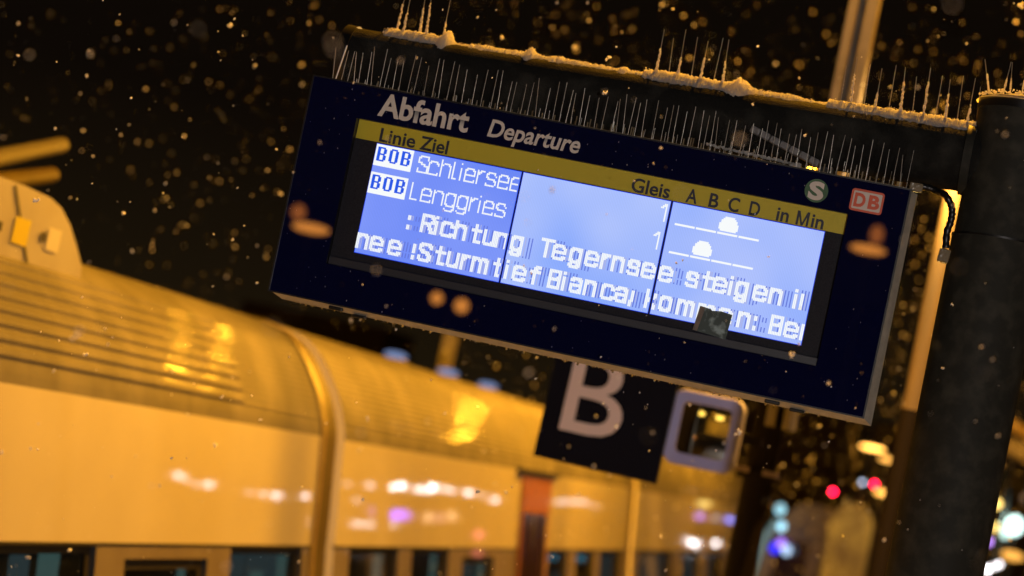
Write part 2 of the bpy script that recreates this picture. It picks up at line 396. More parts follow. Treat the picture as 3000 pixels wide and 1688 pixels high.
# rounded snow capped roof vents
# ---------------------------------------------------------------- sodium lamp posts
def point(name, loc, power, col, r, parent=None):
    L = bpy.data.lights.new(name, 'POINT'); L.energy = power; L.color = col; L.shadow_soft_size = r
    if name == 'lamp_light' and loc[1] == 0: L.specular_factor = .45
    o = bpy.data.objects.new(name, L); COL.objects.link(o); o.location = loc
    if parent: o.parent = parent
    return o
def lantern_head(root, x, y, z, power):
    hd = MB(); hd.box((x,y,z+.10), (.30,.62,.13)).build('lamp_head', M_mast, root, bevel=.03)
    MB().box((x,y,z+.025), (.22,.5,.02)).build('lamp_lens', M_lens, root)
    if power: point('lamp_light', (x,y,z-.15), power, SODIUM, .11, root)
def sodium_post(x, y, zt, label, heads, kind='round', power=LAMP_W):
    root = empty('lamp_post', (x, y, 0)); tag(root, label, 'lamp post', 'sodium lamp posts along the platform')
    mb = MB()
    if kind == 'H':
        zc = (zt+3.3)/2; hh = zt-3.3; mb.box((-.053,0,zc), (.042,.16,hh)); mb.box((.053,0,zc), (.042,.16,hh)); mb.box((0,.02,zc), (.064,.02,hh))
    else: mb.tube([(0,0,0),(0,0,zt)], [.09,.06], 14)
    mb.build('post', M_mast, root)
    MB().box((0,0,zt+.03), (abs(heads[0])+abs(heads[1]), .08, .06)).build('cross_arm', M_mast, root)
    for hx in heads: lantern_head(root, hx, 0, zt-.05, power)
    return root
mast = empty('steel_mast', (-1.41, 13.0, 0)); tag(mast, 'twin channel steel mast with its lower part coloured dark for less light, carrying the mirror', 'mast')
mb = MB(); zt = 8.5; zc = (zt+3.3)/2; hh = zt-3.3; mb.box((-.056,0,zc), (.046,.16,hh)); mb.box((.046,0,zc), (.060,.16,hh)); mb.box((-.008,.07,zc), (.050,.012,hh))
mb.build('post', M_mast, mast)
# suspended twin lamp above the platform: mast to the right, long bracket over the platform
sus = empty('lamp_post', (3.2, 12.6, 0)); tag(sus, 'nearest sodium lamp post, its long bracket reaching over the display from the right', 'lamp post', 'sodium lamp posts along the platform')
MB().tube([(0,0,0),(0,0,9.5)], [.11,.08], 14).build('post', M_mast, sus)
MB().tube([(0,0,9.45),(-4.5,0,9.5)], .04, 8).build('cross_arm', M_mast, sus)
for hx in (-4.4, -3.4): lantern_head(sus, hx, 0, 9.3, KEY_W)
sus = empty('lamp_post', (3.2, 11.0, 0)); tag(sus, 'added sodium spot on an unseen post, aimed at the snow on the display arm', 'lamp post', 'sodium lamp posts along the platform')
MB().tube([(0,0,0),(0,0,9.7)], [.11,.08], 14).build('post', M_mast, sus)
MB().tube([(0,0,9.65),(-4.1,0,9.7)], .04, 8).build('cross_arm', M_mast, sus)
lantern_head(sus, -4.0, 0, 9.5, 0)
L = bpy.data.lights.new('lamp_light', 'SPOT'); L.energy = 5200; L.color = SODIUM; L.shadow_soft_size = .11; L.spot_size = radians(56); L.spot_blend = .45  # added spotlight, aimed to brighten the snow on the arm
o = bpy.data.objects.new('lamp_light', L); COL.objects.link(o); o.parent = sus; o.location = (-4.0, 0, 9.35)
o.rotation_euler = Vector((-.6,-3.95,-5.25)).to_track_quat('-Z','Y').to_euler()
MB().tube([(-.075,.10,0),(-.075,.10,3.42)], .083, 20).build('shaded_mast_base', M_post, mast)  # lower mast coloured dark for the weaker light down there
MB().tube([(-.075,.10,3.00),(-.075,.10,3.045)], .125, 20).build('clamp', M_post, mast)
for dx in (-.16,.0): MB().box((dx,-.02,3.045), (.085,.03,.03)).build('clamp_bolt', M_clamp, mast)
MB().b(-.20,.09,.05,.15,3.42,3.45).build('top_plate', M_post, mast)
for yy, lab, pw in ((22.5, 'sodium lamp post in line behind the mirror mast, its heads behind the arm', 1300), (32.5, 'farther sodium lamp post in line behind the mirror mast and the display', 1000)):
    sodium_post(at(2246,1218,yy).x, yy, 6.45, lab, (-.40,.40), power=pw)

# added whiter fill lamp, low behind the photographer
root = empty('front_fill_lamp', (4.0, -12.0, 0)); tag(root, 'added pale fill lamp low behind the viewer, off to the right', 'lamp')
MB().tube([(0,0,0),(0,0,1.75)], [.08,.05], 12).build('post', M_mast, root)
MB().box((0,.3,1.80), (.35,.9,.10)).build('lamp_head', M_mast, root, bevel=.03)
MB().box((0,.3,1.74), (.25,.7,.015)).build('lamp_lens', emat('pale_lens', (1,.86,.76), 25), root)
point('lamp_light', (0,.3,1.60), FRONT_W, (1,.90,.85), .12, root)

# lanterns behind the photographer that the display glass mirrors
NRM = Matrix.Rotation(radians(.177),3,'Z') @ Matrix.Rotation(radians(3.139),3,'X') @ Matrix.Rotation(radians(.847),3,'Y')
DO = Vector((-1.4576, 7.0, 3.5477))
def glass_mirror(px, py, dist, off=0):
    n = NRM @ Vector((0,-1,0)); d = (6990*FWD + CX*(px-1500) - CY*(py-844)).normalized()
    h = EYE + d*((DO-EYE).dot(n)/d.dot(n)); r = d - 2*d.dot(n)*n
    return h + r*dist
def back_lantern(p, label, parts):
    root = empty('station_lantern', (p.x, p.y, 0)); tag(root, label, 'station lantern', 'lanterns mirrored in the display glass')
    MB().tube([(0,0,0),(0,0,p.z-.15)], .025, 10).build('post', M_post, root)
    for dx, dz, r, sq in parts:
        MB().ball((dx,0,p.z+dz), r, 16, 10, sq).build('globe', M_refA if dz < .1 else M_refD, root)
    return root
back_lantern(glass_mirror(905,668,26), 'orange flat lantern mirrored at the left of the display', [(.03,0,.20,(1.35,1,.36)),(-.19,.19,.10,(1,1,1.1))])
back_lantern(glass_mirror(1316,885,26), 'twin globe lantern mirrored below the screen', [(-.185,.02,.085,(1,1,1)),(.185,-.02,.10,(1,1,1))])
back_lantern(glass_mirror(2543,731,26), 'orange flat lantern mirrored at the right of the display', [(0,0,.19,(1.3,1,.34)),(.08,.22,.09,(1,1,1.4))])

# ---------------------------------------------------------------- departure display
D = empty('departure_display', DO, (0,0,0)); D.rotation_mode = 'QUATERNION'; D.rotation_quaternion = NRM.to_quaternion()
tag(D, 'dark blue departure board with lit blue screen hanging from the arm', 'departure board')
W2, H2 = .93, .338
O = (-.768, .768, -.222, .2362)       # opening of the recess
fr = MB()   # front glass as a frame round the opening, 6 mm thick
for a in ((-W2, O[0], -H2, H2), (O[1], W2, -H2, H2), (O[0], O[1], O[3], H2), (O[0], O[1], -H2, O[2])):
    fr.quad([(a[0],0,a[2]),(a[1],0,a[2]),(a[1],0,a[3]),(a[0],0,a[3])])
dp = .026
fr.build('front_glass', M_navy, D)
rv = MB()
rv.quad([(O[0],0,O[3]),(O[1],0,O[3]),(O[1],dp,O[3]),(O[0],dp,O[3])]); rv.quad([(O[0],0,O[2]),(O[0],dp,O[2]),(O[1],dp,O[2]),(O[1],0,O[2])])
rv.quad([(O[0],0,O[2]),(O[0],0,O[3]),(O[0],dp,O[3]),(O[0],dp,O[2])]); rv.quad([(O[1],0,O[3]),(O[1],0,O[2]),(O[1],dp,O[2]),(O[1],dp,O[3])])
rv.build('recess_edge', M_black, D)
MB().quad([(O[0],dp,O[2]),(O[1],dp,O[2]),(O[1],dp,O[3]),(O[0],dp,O[3])]).build('recess_mat', M_mat, D)
MB().quad([(-.766,dp-.002,.1772),(.7665,dp-.002,.1755),(.7665,dp-.002,.2358),(-.766,dp-.002,.2358)]).build('header_band', M_yellow, D)
MB().b(O[0]+.001, O[1]-.001, dp-.012, dp-.0005, -.2215, -.196).build('recess_ledge', M_ledge, D, bevel=.002)
# body
bd = MB()
F4 = [(-W2,.004,H2),(W2,.004,H2),(W2,.004,-H2),(-W2,.004,-H2)]
G4 = [(-W2+.006,.05,H2-.004),(W2+.020,.045,H2-.004),(W2+.026,.045,-H2-.022),(-W2+.03,.05,-H2-.020)]
K4 = [(-W2+.02,.36,H2-.03),(W2-.01,.36,H2-.03),(W2-.01,.36,-H2-.012),(-W2+.03,.36,-H2-.012)]
for A, B_ in ((G4, K4),):
    for i in range(4): j = (i+1) % 4; bd.quad([A[i], A[j], B_[j], B_[i]])
bd.quad(K4)
recalc(bd.build('housing', M_house, D))
bz = MB()
for i in range(4): j = (i+1) % 4; bz.quad([F4[i], F4[j], G4[j], G4[i]])
bzo = recalc(bz.build('bezel', M_bezel, D))
# rubber gasket round the front glass
gk = MB(); t = .0045
for a in ((-W2-t, W2+t, H2, H2+t), (-W2-t, W2+t, -H2-t, -H2), (-W2-t, -W2, -H2, H2), (W2, W2+t, -H2, H2)): gk.b(a[0],a[1],-.003,.012,a[2],a[3])
gk.build('gasket', M_black, D)
# slots in the underside
for u in (-.715, .66):
    MB().box((u,.028,-H2-.0135), (.046,.020,.012)).build('latch_slot', M_black, D, bevel=.004)
    MB().box((u+.075,.040,-H2-.0235), (.046,.020,.010)).build('latch_slot', M_black, D, bevel=.004)
# printed lettering
def word(s, u, v, h, wid, m, y=-.0012, bold=.0, shear=0.0, nm='lettering', lab=None):
    o = link(nm, text_mesh(s, h, wid, bold, shear), m, D, (u, y, v))
    if lab: o['label'] = lab
    return o
word('Abfahrt', -.7055, .2555, .0720, .2905, M_white, bold=.026)
word('Departure', -.3520, .2575, .0540, .2910, M_white, bold=.020, shear=.17)
yb = dp-.0032
for s, u, v, wd in (('Linie',-.6910,.1800,.1160),('Ziel',-.5600,.1800,.0905),('Gleis',.1130,.1790,.1190),('A',.2825,.1790,.0345),('B',.3530,.1785,.0290),
                 ('C',.4120,.1780,.0330),('D',.4760,.1778,.0320),('in',.5590,.1775,.0370),('in',.6640,.1772,.0370)):
    word(s, u, v, .0425, wd, M_ink, y=yb, bold=.020)
mm = MB(); bx, bz, hM, wM, st_ = .6190, .1772, .0425, .037, .0066
mm.quad([(bx,yb,bz),(bx+st_,yb,bz),(bx+st_,yb,bz+hM),(bx,yb,bz+hM)]).quad([(bx+wM-st_,yb,bz),(bx+wM,yb,bz),(bx+wM,yb,bz+hM),(bx+wM-st_,yb,bz+hM)])
mm.quad([(bx+.001,yb-.0001,bz+hM),(bx+wM/2-.0028,yb-.0001,bz),(bx+wM/2+.0028,yb-.0001,bz),(bx+.0075,yb-.0001,bz+hM)]).quad([(bx+wM-.001,yb-.0002,bz+hM),(bx+wM-.0075,yb-.0002,bz+hM),(bx+wM/2-.0028,yb-.0002,bz),(bx+wM/2+.0028,yb-.0002,bz)])
mm.build('lettering', M_ink, D)
# green S disc
disc = bpy.data.meshes.new('disc'); bm = bmesh.new(); bmesh.ops.create_circle(bm, cap_ends=True, radius=.0348, segments=48)
for v_ in bm.verts: v_.co = Vector((v_.co.x, 0, v_.co.y))
bm.to_mesh(disc); bm.free()
lg = link('round_logo', disc, M_green, D, (.6625,-.0010,.2850))
link('letter', text_mesh('S', .0545, .046, .045), M_white, lg, (-.023,-.0008,-.0275))
# DB plate
def rrect(w_, h_, r, y=0):
    pts = []
    for cx, cz, a0 in ((w_/2-r,h_/2-r,0),(-w_/2+r,h_/2-r,90),(-w_/2+r,-h_/2+r,180),(w_/2-r,-h_/2+r,270)):
        for k in range(6): a = radians(a0+90*k/5); pts.append((cx+r*cos(a), y, cz+r*sin(a)))
    return pts
lg = MB().quad(rrect(.0965,.0655,.009)).build('square_logo', M_red, D, (.8137,-.0010,.2820))
MB().quad(rrect(.0840,.0530,.0035)).build('plate', M_white, lg, (0,-.0007,0))
link('letter', text_mesh('D', .0415, .0335, .042), M_red, lg, (-.0375,-.0014,-.0205))
link('letter', text_mesh('B', .0415, .0335, .042), M_red, lg, (.0045,-.0014,-.0205))

# ---- LCD
def lcd_mat(name, ca, cb, seed):
    M = bpy.data.materials.new(name); M.use_nodes = True; n = M.node_tree.nodes; l = M.node_tree.links; n.clear()
    tc = n.new('ShaderNodeTexCoord'); mp = n.new('ShaderNodeMapping'); mp.inputs['Location'].default_value = (seed, 0, seed*.7)
    t = n.new('ShaderNodeTexNoise'); t.inputs['Scale'].default_value = 3.2; t.inputs['Detail'].default_value = 1
    sp = n.new('ShaderNodeSeparateXYZ'); r = n.new('ShaderNodeMapRange'); r.inputs[1].default_value = .1; r.inputs[2].default_value = .8
    wv = n.new('ShaderNodeMath'); wv.operation = 'SINE'; mu = n.new('ShaderNodeMath'); mu.operation = 'MULTIPLY'; mu.inputs[1].default_value = 2*pi/.00489
    mr = n.new('ShaderNodeMapRange'); mr.inputs[1].default_value = -1; mr.inputs[2].default_value = 1; mr.inputs[3].default_value = .93; mr.inputs[4].default_value = 1.03
    mx = n.new('ShaderNodeMix'); mx.data_type = 'RGBA'; mx.inputs[6].default_value = (*ca, 1); mx.inputs[7].default_value = (*cb, 1)
    e = n.new('ShaderNodeEmission'); o = n.new('ShaderNodeOutputMaterial')
    l.new(tc.outputs['Object'], mp.inputs[0]); l.new(mp.outputs[0], t.inputs['Vector']); l.new(tc.outputs['Object'], sp.inputs[0])
    l.new(sp.outputs[0], mu.inputs[0]); l.new(mu.outputs[0], wv.inputs[0]); l.new(wv.outputs[0], mr.inputs[0]); l.new(mr.outputs[0], e.inputs[1])
    l.new(t.outputs['Fac'], r.inputs[0]); l.new(r.outputs[0], mx.inputs[0]); l.new(mx.outputs[2], e.inputs[0]); l.new(e.outputs[0], o.inputs[0])
    return M
M_rim = emat('lcd_blue_rim', (.005,.045,.75), 1)
M_txt = emat('lcd_white_pixels', (.93,.96,.97), 1.0)
M_gho = emat('lcd_fading_pixels', (.135,.19,.72), 1)
M_gho2= emat('lcd_half_pixels', (.42,.46,.80), 1)
M_boxb= emat('lcd_deep_blue', (.02,.10,.80), 1)
lcdy = dp-.004
cellspan = [(-.6945,-.2262),(-.2222,.2420),(.2470,.7100)]
cols = [((.10,.20,.90),(.27,.37,1.0)), ((.17,.34,1.0),(.52,.62,1.0)), ((.19,.36,1.0),(.51,.60,1.0))]
MB().b(-.6965,.7115,lcdy+.001,lcdy+.003,-.1715,.1750).build('screen_backing', M_black, D)
for k, ((u0, u1), (ca, cb)) in enumerate(zip(cellspan, cols)):
    rim = MB().quad([(u0,lcdy,-.1708),(u1,lcdy,-.1708),(u1,lcdy,.1742),(u0,lcdy,.1742)]).build('screen_cell', M_rim, D)
    MB().quad([(u0+.0016,lcdy-.0006,-.1690),(u1-.0016,lcdy-.0006,-.1690),(u1-.0016,lcdy-.0006,.1722),(u0+.0016,lcdy-.0006,.1722)]).build('lit_area', lcd_mat('lcd_backlight', ca, cb, k*3.1), rim)

PX = .00489
G = {  # stroke glyphs on a 0..6 x 0..10 grid
 'S':[[(6,8),(6,9),(5,10),(1.6,10),(0,9),(0,7),(1,6),(2,5),(4,5),(5,4),(6,3),(6,1),(5,0),(1,0),(0,1),(0,2)]],
 'c':[[(6,6),(5,7.6),(1,7.6),(0,6.5),(0,1),(1,0),(5,0),(6,1)]],
 'h':[[(0,10),(0,0)],[(0,6),(1.6,7.6),(4.6,7.6),(5.6,6.6),(5.6,0)]],
 'l':[[(0,10),(0,1),(1,0),(2,0)]],
 'i':[[(0,6.9),(0,0)],[(0,10.4),(0,10.3)]],
 'e':[[(6,1),(5,0),(1,0),(0,1),(0,6.5),(1,7.6),(5,7.6),(6,6.5),(6,4),(0,4)]],
 'r':[[(0,7.6),(0,0)],[(0,5.6),(2,7.6),(4,7.6)]],
 's':[[(5.6,6.5),(4.6,7.6),(1,7.6),(0,6.6),(0,5.2),(1.2,4),(4.6,4),(5.8,2.8),(5.8,1),(4.8,0),(1,0),(0,1)]],
 'L':[[(0,10),(0,0),(4.5,0)]],
 'n':[[(0,7.6),(0,0)],[(0,6),(1.6,7.6),(4.6,7.6),(5.6,6.6),(5.6,0)]],
 'g':[[(5.6,7.6),(5.6,-1.6),(4.6,-3),(1,-3),(0,-2)],[(5.6,7),(4.6,7.6),(1,7.6),(0,6.6),(0,1.6),(1,.4),(4.6,.4),(5.6,1.4)]],
 'R':[[(0,0),(0,10),(4.6,10),(6,9),(6,6.4),(4.8,5.2),(0,5.2)],[(3,5),(4.4,3.4),(6,0)]],
 't':[[(1.6,9.6),(1.6,1),(2.6,0),(4.4,0)],[(0,7.4),(4.2,7.4)]],
 'u':[[(0,7.6),(0,1),(1,0),(4,0),(5.6,1.4)],[(5.6,7.6),(5.6,0)]],
 'T':[[(0,10),(6,10)],[(3,10),(3,0)]],
 'm':[[(0,7.6),(0,0)],[(0,6.6),(1,7.6),(3,7.6),(4,6.6),(4,0)],[(4,6.6),(5,7.6),(7,7.6),(8,6.6),(8,0)]],
 'B':[[(0,0),(0,10),(4.6,10),(5.8,9),(5.8,6.4),(4.6,5.3),(0,5.3)],[(4.6,5.3),(5.8,4.2),(5.8,1),(4.6,0),(0,0)]],
 'a':[[(.4,7),(1,7.6),(4.6,7.6),(5.6,6.6),(5.6,0)],[(5.6,4.3),(1,4.3),(0,3.3),(0,1),(1,0),(4.2,0),(5.6,1.2)]],
 'f':[[(5,10),(3.4,10),(2.2,9),(2.2,0)],[(.4,7),(4.6,7)]],
 'k':[[(0,10),(0,0)],[(4.8,7.6),(.6,3.6)],[(1.6,4.6),(5,0)]],
 'o':[[(1,0),(0,1.4),(0,6.4),(1,7.6),(4.6,7.6),(5.6,6.4),(5.6,1.4),(4.6,0),(1,0)]],
 '!':[[(0,8),(0,4)],[(0,.8),(0,.4)]], ':':[[(0,7),(0,5.8)],[(0,1.2),(0,0)]], ';':[[(.6,7.4),(.6,4)],[(.6,2),(-.4,-.6)]],
 '1':[[(3,10.4),(3,0)],[(3,10),(1.6,9),(.3,7.6)]],
 'I':[[(0,7.6),(0,0)]],
 'O':[[(0,1),(0,9),(1,10),(3.6,10),(4.6,9),(4.6,1),(3.6,0),(1,0),(0,1)]],
}
def cells(ch, sx=1.0, thick=1, hthick=1):
    out = set()
    for pl in G[ch]:
        for (x0,y0),(x1,y1) in zip(pl, pl[1:]):
            n = int(max(abs(x1-x0)*sx, abs(y1-y0))*3)+1
            for k in range(n+1):
                x = round((x0+(x1-x0)*k/n)*sx); y = round(y0+(y1-y0)*k/n)
                for a in range(thick):
                    for b2 in range(hthick): out.add((x+a, y-b2 if y-b2 >= -4 else y))
    return out
def pix_mesh(cs, u, v, yy, name, m, parent, clip=(-.6945,.7100), sw=.90, sh=1.02):
    byc = {}
    for x, y in cs: byc.setdefault(x, []).append(y)
    mb = MB()
    for x, ysl in byc.items():
        ysl = sorted(set(ysl)); s = ysl[0]; p_ = s
        runs = []
        for y in ysl[1:]+[10**6]:
            if y != p_+1: runs.append((s, p_)); s = y
            p_ = y
        for a, b2 in runs:
            ua = u+x*PX; ub = ua+PX*sw
            if ua < clip[0] or ub > clip[1]+.0005: continue
            if -.2262 < ub and ua < -.2222: continue
            if .2420 < ub and ua < .2470: continue
            mb.quad([(ua,yy,v+a*PX),(ub,yy,v+a*PX),(ub,yy,v+(b2+sh)*PX),(ua,yy,v+(b2+sh)*PX)])
    if mb.f: return mb.build(name, m, parent)
ty = lcdy-.0012
def thin_line(pairs, v, nm):
    for ch, u in pairs:
        o = round((u+.6945)/PX)
        pix_mesh({(x+o, y) for x, y in cells(ch)}, -.6945, v, ty, nm, M_txt, D)
def bold_line(pairs, v, nm):
    cs, gh, hf = set(), set(), set(); letters = []
    for ch, u in pairs:
        o = round((u+.6945)/PX); sx = 1.09 if ch != 'm' else 1.15
        c = {(x+o, y) for x, y in cells(ch, sx, 2, 2)}; letters.append(c-cs); cs |= c
        gh |= {(x+k, y) for x, y in c for k in range(1, 8)}; hf |= {(x+2, y) for x, y in c}
    gh = {q for q in gh-cs if q[0] % 2}
    hf = {q for q in hf-cs if q[0] % 3 != 1}; gh -= hf
    a = pix_mesh(gh, -.6945, v, ty+.0005, 'fading_pixels', M_gho, D, sw=.7); a['kind'] = 'stuff'
    a = pix_mesh(hf, -.6945, v, ty+.0003, 'fading_pixels', M_gho2, D, sw=.6); a['kind'] = 'stuff'
    for c in letters: pix_mesh(c, -.6945, v, ty, nm, M_txt, D, sw=.86)
thin_line(zip('Schliersee', (-.555,-.5166,-.4779,-.439,-.4145,-.3995,-.3612,-.331,-.2922,-.2534)), .1095, 'screen_letter')
thin_line(zip('Lenggries', (-.5573,-.5233,-.4844,-.4457,-.4062,-.3674,-.3378,-.3227,-.2843)), .0235, 'screen_letter')
thin_line([('1',.2130)], .1085, 'screen_letter'); thin_line([('1',.2115)], .0225, 'screen_letter')
bold_line([(':',-.549)]+list(zip('Richtung', (-.5055,-.4608,-.4385,-.3962,-.3420,-.3039,-.2640,-.2130)))
   +list(zip('Tegernsee', (-.1218,-.0822,-.0300,.0184,.0672,.1046,.1529,.1962,.2500)))
   +list(zip('steigeniI', (.3348,.3799,.4153,.4654,.4864,.5358,.5853,.6600,.6780))), -.0635, 'message_letter')
bold_line(list(zip('nee!Sturmtief', (-.6960,-.6493,-.594,-.5127,-.4944,-.4400,-.4002,-.3591,-.322,-.2560,-.2140,-.1922,-.136)))
   +list(zip('Bianca;kommen:BeI', (-.079,-.0336,-.0117,.0353,.0863,.1324,.1759,.2060+.018,.268,.3219,.3864,.4498,.5071,.5564,.6056,.6526,.7010))), -.1510, 'message_letter')
for v0 in (.1055, .0185):        # BOB boxes: white field with blue letters
    rim = MB().quad([(-.6930,ty,v0),(-.5718,ty,v0),(-.5718,ty,v0+.0665),(-.6930,ty,v0+.0665)]).build('line_box', M_txt, D)
    cs = set()
    for ch, u in (('B',1),('O',9),('B',17)):
        if ch == 'B': shp = {(x,y) for x in range(6) for y in range(9)}-{(x,y) for x in (2,3) for y in (1,2,3,5,6,7)}-{(5,0),(5,4),(5,8)}
        else: shp = {(x,y) for x in range(6) for y in range(9)}-{(x,y) for x in (2,3) for y in range(1,8)}-{(0,0),(5,0),(0,8),(5,8)}
        cs |= {(x+u, y) for x, y in shp}
    pix_mesh(cs, -.6915, v0+.0150, ty-.0005, 'lettering', M_boxb, D, sw=1.02)
    0 and MB().quad([(-.6925,lcdy-.0009,v0-.020),(-.60,lcdy-.0009,v0-.014),(-.60,lcdy-.0009,v0-.001),(-.6925,lcdy-.0009,v0-.001)]).build('deep_blue_patch', emat('lcd_patch', (.07,.17,.90), 1), D)
for v0, hump in ((.1055, 2), (.0200, 1)):
    for k in range(4):
        u0 = .2660+k*.0652; MB().quad([(u0,ty,v0),(u0+.0615,ty,v0),(u0+.0615,ty,v0+.0062),(u0,ty,v0+.0062)]).build('platform_bar', M_txt, D)
    cs = set()
    for x in range(12):
        for y in range(9):
            if ((x-5.5)/6.0)**2+((y-1.2)/8.0)**2 < 1: cs.add((x, y))
    cs -= {(0,0),(11,0)}
    pix_mesh(cs, .3970 if hump == 2 else .3341, v0+.0105, ty, 'train_symbol', M_txt, D, sw=1.0)
# torn tape over the lower right of the screen
tp = [(.3957,-.1159),(.4290,-.1195),(.4330,-.1235),(.4600,-.1195),(.4950,-.1234),(.4898,-.1989),(.3874,-.1902)]
MB().quad([(u,-.0020,v) for u, v in tp]).build('tape_patch', M_tape, D)
MB().quad([(.3957,-.0026,-.1165),(.4120,-.0026,-.1180),(.4010,-.0026,-.1912),(.3876,-.0026,-.1900)]).build('tape_edge', M_tapebr, D)
sp_ = MB()
for k in range(170):
    u, v = rnd.uniform(-.92,.92), rnd.uniform(-.33,.33)
    if O[0] < u < O[1] and O[2] < v < O[3]: continue
    sp_.ball((u, -.0006, v), rnd.uniform(.0005,.0014), 5, 4, (1,.5,rnd.uniform(1,2.2)))
q_ = sp_.build('snow_specks', M_snow, D); q_['kind'] = 'stuff'
# anti bird spikes along the top: front row and rear row
def wire(h, r, name='spike'): return MB().tube([(0,0,0),(0,0,h)], [r, r*.8], 5).mesh(name)
wires = [wire(h, .0010) for h in (.122,.110,.128,.102)]
for w_ in wires: w_.materials.append(M_steel)
def spike(parent, loc, lean, fore=0, me=None, sc_=1):
    o = bpy.data.objects.new('spike', me or rnd.choice(wires)); COL.objects.link(o); o.parent = parent; o.location = loc
    o.rotation_euler = (fore, lean, 0); o.scale = (1,1,sc_); return o
u = -.88
k = 0
while u < .93:
    spike(D, (u, .030+.012*(k % 2), H2), rnd.choice((0,0,-.04,-.03,-.10,.03))+rnd.uniform(-.012,.012), rnd.uniform(-.06,.06)); u += rnd.choice((.018,.024,.030)); k += 1
u = -.86
while u < .90:
    spike(D, (u, .21, H2-.002), rnd.uniform(-.06,.05), rnd.uniform(-.1,.1), sc_=rnd.uniform(.6,1.2)); u += rnd.uniform(.028,.042)
spike(D, (-.868,.02,H2), .12, 0, MB().tube([(0,0,0),(0,0,.115)], .0022, 6).mesh('spike'))
D.children[-1].data.materials.append(M_steel)
MB().b(-.92,.92,.026,.046,H2,H2+.004).build('spike_strip', M_black, D)
# rear clear strips with studs, catching the lamp light
ic = MB()
for a, b2 in ((-.87,-.66),(-.50,-.18),(-.12,.30),(.34,.66),(.72,.90)):
    ic.b(a, b2, .19, .235, H2-.002, H2+.022)
ic.build('spike_strip', M_ice, D)
st = MB(); u = -.85
while u < .9:
    st.box((u+rnd.uniform(-.006,.006), .20+rnd.uniform(0,.03), H2+.028), (.004,.004,rnd.uniform(.02,.045))); u += rnd.uniform(.014,.03)
s_ = st.build('spike_stud', M_ice, D); s_['kind'] = 'stuff'
sn = MB()
for k in range(150):
    u = rnd.uniform(.30,.56)+rnd.uniform(-.02,.02); sn.ball((u, .16, H2+.034-(u-.3)*.03+rnd.uniform(-.002,.003)), rnd.uniform(.002,.005), 6, 4)
for k in range(30): sn.ball((.575+rnd.uniform(-.014,.014), .10, H2+.018+rnd.uniform(-.007,.007)), .004, 6, 4)
s_ = sn.build('snow_crust', M_snow, D); s_['kind'] = 'stuff'
# grey segmented strap lying behind the spikes
A_, B_ = at(2200,377,7.16), at(2400,482,7.16)
for k in range(7):
    t0, t1 = (k+.04)/7, (k+.95)/7
    p0, p1 = A_.lerp(B_, t0), A_.lerp(B_, t1); mid = (p0+p1)/2; dirv = (p1-p0)
    ang = -atan2(dirv.z, dirv.x)
    o = MB().box((0,0,0), (dirv.length, .03, .021)).build('strap_segment', M_strap, D, bevel=.003)
    o.matrix_parent_inverse = Matrix.Identity(4)
    lm = NRM.to_4x4(); lm.translation = DO
    o.matrix_local = lm.inverted() @ (Matrix.Translation(mid) @ Matrix.Rotation(ang, 4, 'Y'))

# ---------------------------------------------------------------- pole and arm
P0 = Vector((-.253, 7.25, 0))
PL = empty('display_pole', (P0.x, P0.y, 0)); tag(PL, 'thick dark steel pole at the right carrying the display arm', 'pole')
MB().tube([(0,0,0),(0,0,3.80)], .1415, 48).build('pole_shaft', M_dark, PL)
MB().tube([(0,0,3.80),(0,0,4.205)], .1365, 48).build('pole_sleeve', M_dark, PL)
MB().tube([(0,0,3.797),(0,0,3.803)], .1435, 48).build('pole_seam', M_black, PL)
MB().tube([(0,0,4.190),(0,0,4.222)], .1400, 48).build('pole_cap', M_black, PL)
aL, aR = at(1060, 75, 7.25), at(2866, 367, 7.25)
slope = (aR.z-aL.z)/(aR.x-aL.x)
AR = .098
def armz(x): return aR.z+slope*(x-aR.x)-AR-.012
MB().tube([(aL.x-P0.x,0,armz(aL.x)),(-.10,0,armz(P0.x-.10))], AR, 40).build('arm', M_arm, PL)
MB().tube([(aL.x-P0.x-.035,0,armz(aL.x)),(aL.x-P0.x,0,armz(aL.x))], AR+.006, 40).build('arm_end_cap', M_black, PL)
gl = MB()
for k in range(420):
    x = rnd.triangular(aL.x+.5, -.42, -.75)-P0.x; a = radians(rnd.gauss(-42, 6)); 
    gl.ball((x, -cos(a)*AR, armz(x+P0.x)+sin(a)*AR*-1*.55-.01), rnd.uniform(.0006,.0018), 5, 4, (rnd.uniform(1,2.5),1,1))
q_ = gl.build('glint_beads', mat('bright_bead', (.8,.9,.95), .08, metal=.9), PL); q_['kind'] = 'stuff'  # bright metal beads standing in for lamp sparkle on the wet arm
# weld bead where the arm meets the pole
MB().tube([(-.150,0,armz(P0.x-.15)),(-.125,0,armz(P0.x-.12))], AR+.010, 40).build('weld_collar', M_dark, PL)
# straps hanging the display
for u in (-2.05, -1.45, -.80):
    MB().b(u-P0.x-.02, u-P0.x+.02, -.02, .10, 3.86, 4.0).build('hanger', M_black, PL)
